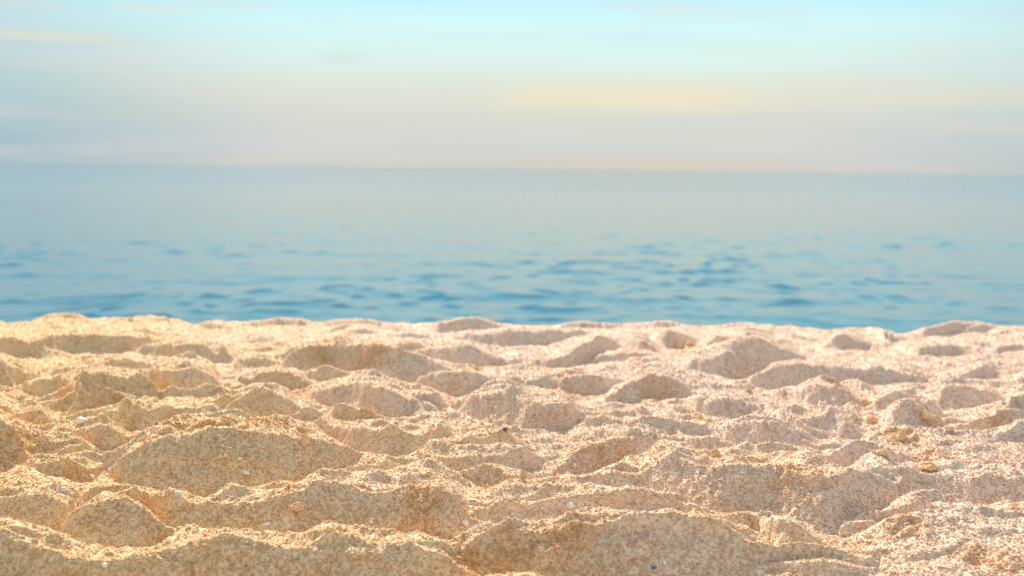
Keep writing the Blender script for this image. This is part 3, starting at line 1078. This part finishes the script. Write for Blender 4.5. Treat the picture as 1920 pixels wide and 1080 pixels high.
def chip(px, py, w_px, h_px, label, mat, seed, name="shell_fragment", cat="shell", rot=(0.3, 0.1, 0), curl=0.35, up=0.0):
    """a broken piece of shell: thin, curved, with a jagged outline and its own thickness"""
    x, y, z, s_ = hit(px, py)
    rx, ry = 0.5 * w_px / s_, 0.5 * h_px / s_
    r_ = random.Random(seed)
    n_ = 18
    rad = [1 + r_.uniform(-0.16, 0.10) for _ in range(n_)]
    th = 0.16 * min(rx, ry) + 0.00025
    bm = bmesh.new()
    rings = []
    for side_ in (1, -1):
        rr = []
        for fr_ in (1.0, 0.66, 0.33):
            ring = []
            for i in range(n_):
                an = 2 * math.pi * i / n_
                u_, v_ = math.cos(an) * rad[i] * fr_, math.sin(an) * rad[i] * fr_
                zz = curl * min(rx, ry) * (1 - u_ * u_ * 0.5 - v_ * v_) + 0.03 * rx * math.cos(v_ * 9)
                ring.append(bm.verts.new((u_ * rx, v_ * ry, zz + side_ * th * (0.5 if fr_ == 1.0 else 1.0))))
            rr.append(ring)
        c_ = bm.verts.new((0, 0, curl * min(rx, ry) + side_ * th))
        for k in range(2):
            for i in range(n_):
                j = (i + 1) % n_
                q = [rr[k][i], rr[k][j], rr[k + 1][j], rr[k + 1][i]]
                bm.faces.new(q if side_ == 1 else q[::-1])
        for i in range(n_):
            j = (i + 1) % n_
            q = [rr[2][i], rr[2][j], c_]
            bm.faces.new(q if side_ == 1 else q[::-1])
        rings.append(rr[0])
    for i in range(n_):
        j = (i + 1) % n_
        bm.faces.new([rings[1][i], rings[1][j], rings[0][j], rings[0][i]])
    return finish(bm, name, label, cat, mat, px, py, ry * 0.15 + up / s_, rot)


def clod(px, py, w_px, h_px, label, seed):
    """a crumb of damp sand stuck together: several lumps grown into one rough body"""
    x, y, z, s_ = hit(px, py)
    rx, rz = 0.5 * w_px / s_, 0.5 * h_px / s_
    bm = bmesh.new()
    bmesh.ops.create_icosphere(bm, subdivisions=5, radius=1.0)
    P = np.array([v.co[:] for v in bm.verts])
    k = seed * 3.1
    f = 1 + 0.30 * gnoise(P[:, 0] * 1.3 + k, P[:, 1] * 1.3 + P[:, 2] * 1.7, seed)
    f += 0.16 * gnoise(P[:, 0] * 3 + k, P[:, 1] * 3 - P[:, 2] * 3.3, seed + 1)
    f += 0.10 * gnoise(P[:, 0] * 8 + P[:, 2] * 3, P[:, 1] * 8 + P[:, 2] * 7, seed + 2)
    taper = 1.0 - 0.35 * np.clip(P[:, 2], -0.5, 1)
    P = P * f[:, None]
    for v, p, tp in zip(bm.verts, P, taper):
        v.co = Vector((p[0] * rx * tp, p[1] * rx * tp, p[2] * rz))
    return finish(bm, "sand_clod", label, "sand clod", M_CLOD, px, py, rz * 0.35, (0, 0, seed), "clods of sand on the hummocks")


pebble(871, 984, 18, 13, "largest smooth white oval pebble, on the open slope low in the middle", M_WHITE, 3)
pebble(1069, 954, 16, 15, "round white pebble caught just under a sunlit crest, right of the middle", M_WHITE, 5)
pebble(119, 922, 14, 11, "grey pebble with a dark underside on a crest near the left edge", M_GREY, 7)
pebble(1123, 917, 13, 9, "small white pebble in the shaded slope behind the round pebble", M_WHITE, 9)
pebble(173, 899, 12, 11, "pale grey pebble at the right end of a shaded trough at the left", M_GREY, 11)
pebble(884, 964, 13, 8, "flat cream pebble just above the largest white pebble", M_CREAM, 13)
pebble(152, 794, 24, 16, "broad whitish lump among bright sand at the upper left", M_WHITE, 15)
pebble(947, 808, 10, 8, "small dark stone on a bright slope in the middle of the beach", M_DARK, 17)
pebble(333, 936, 13, 10, "bluish grey pebble at the foot of the biggest mound at the left", M_GREY, 19)
pebble(195, 611, 8, 7, "tiny white pebble gleaming near the far edge of the sand at the left", M_WHITE, 21)
pebble(197, 1064, 13, 11, "white pebble half sunk in the front slope at the bottom left", M_WHITE, 23)
pebble(1881, 937, 10, 9, "small pinkish white pebble on the shaded slope at the right edge", M_WHITE, 25)
chip(501, 984, 24, 9, "long thin white shell chip on the shaded slope left of the middle", M_WHITE, 31, rot=(0.35, -0.12, 0.1))
chip(867, 945, 26, 9, "narrow pinkish orange shell fragment above the white oval pebble", M_PINK, 33, rot=(0.3, 0.45, -0.2))
chip(981, 900, 10, 24, "tan shell shard standing upright in the sand behind a crest", M_TAN, 35, rot=(1.35, 0.12, 0.1), up=6)
chip(461, 891, 16, 10, "small white shell chip on the face of the biggest mound", M_WHITE, 37, rot=(0.7, 0.3, 0))
chip(1246, 1058, 10, 14, "white shell chip on the front slope at the bottom, beside the blue chip", M_WHITE, 39, rot=(0.6, 0.3, 0.5))
chip(1226, 1067, 11, 7, "tiny blue chip on the front slope at the bottom", M_BLUE, 41, cat="chip", name="blue_chip", rot=(0.6, 0, 0.2))
chip(1095, 923, 16, 5, "thin pink shell sliver beside the small white pebble", M_PINK, 43, rot=(0.4, 0.1, 0))
chip(1768, 935, 7, 13, "small upright white shell chip on the shaded slope at the right", M_WHITE, 45, rot=(0.9, 0.5, 0.2))
clod(1341, 856, 20, 24, "pointed orange clod of damp sand on a crest right of the middle", 51)
clod(1636, 790, 15, 15, "round dark orange clod on the left flank of the crumbly mound", 52)
clod(1734, 787, 26, 18, "widest dark orange clod, on the right shoulder of the crumbly mound", 53)
clod(1692, 822, 16, 26, "tall narrow clod low on the front of the crumbly mound", 54)
clod(1715, 772, 15, 12, "small clod near the top of the crumbly mound", 55)
clod(1655, 851, 20, 13, "low orange clod on the crest below the crumbly mound", 56)
clod(1741, 878, 30, 15, "broad flat clod at the left end of a shaded trough at the right", 57)
clod(1275, 652, 15, 20, "left clod of the cluster beside the gully in the far mound", 58)
clod(1296, 649, 17, 15, "right clod of the cluster beside the gully in the far mound", 59)
clod(1307, 784, 24, 14, "pale orange clod on a crest in the middle distance", 60)
clod(1403, 733, 12, 10, "small dark clod at the left foot of the long shaded bank", 61)
clod(557, 955, 26, 16, "low clod on the lit slope left of the middle", 62)
clod(570, 831, 18, 26, "upright crumb of sand on the right rim of the biggest mound", 63)
clod(1062, 772, 15, 12, "small clod on a bright crest in the middle distance", 64)
clod(1778, 806, 18, 12, "orange clod at the right foot of the crumbly mound", 65)
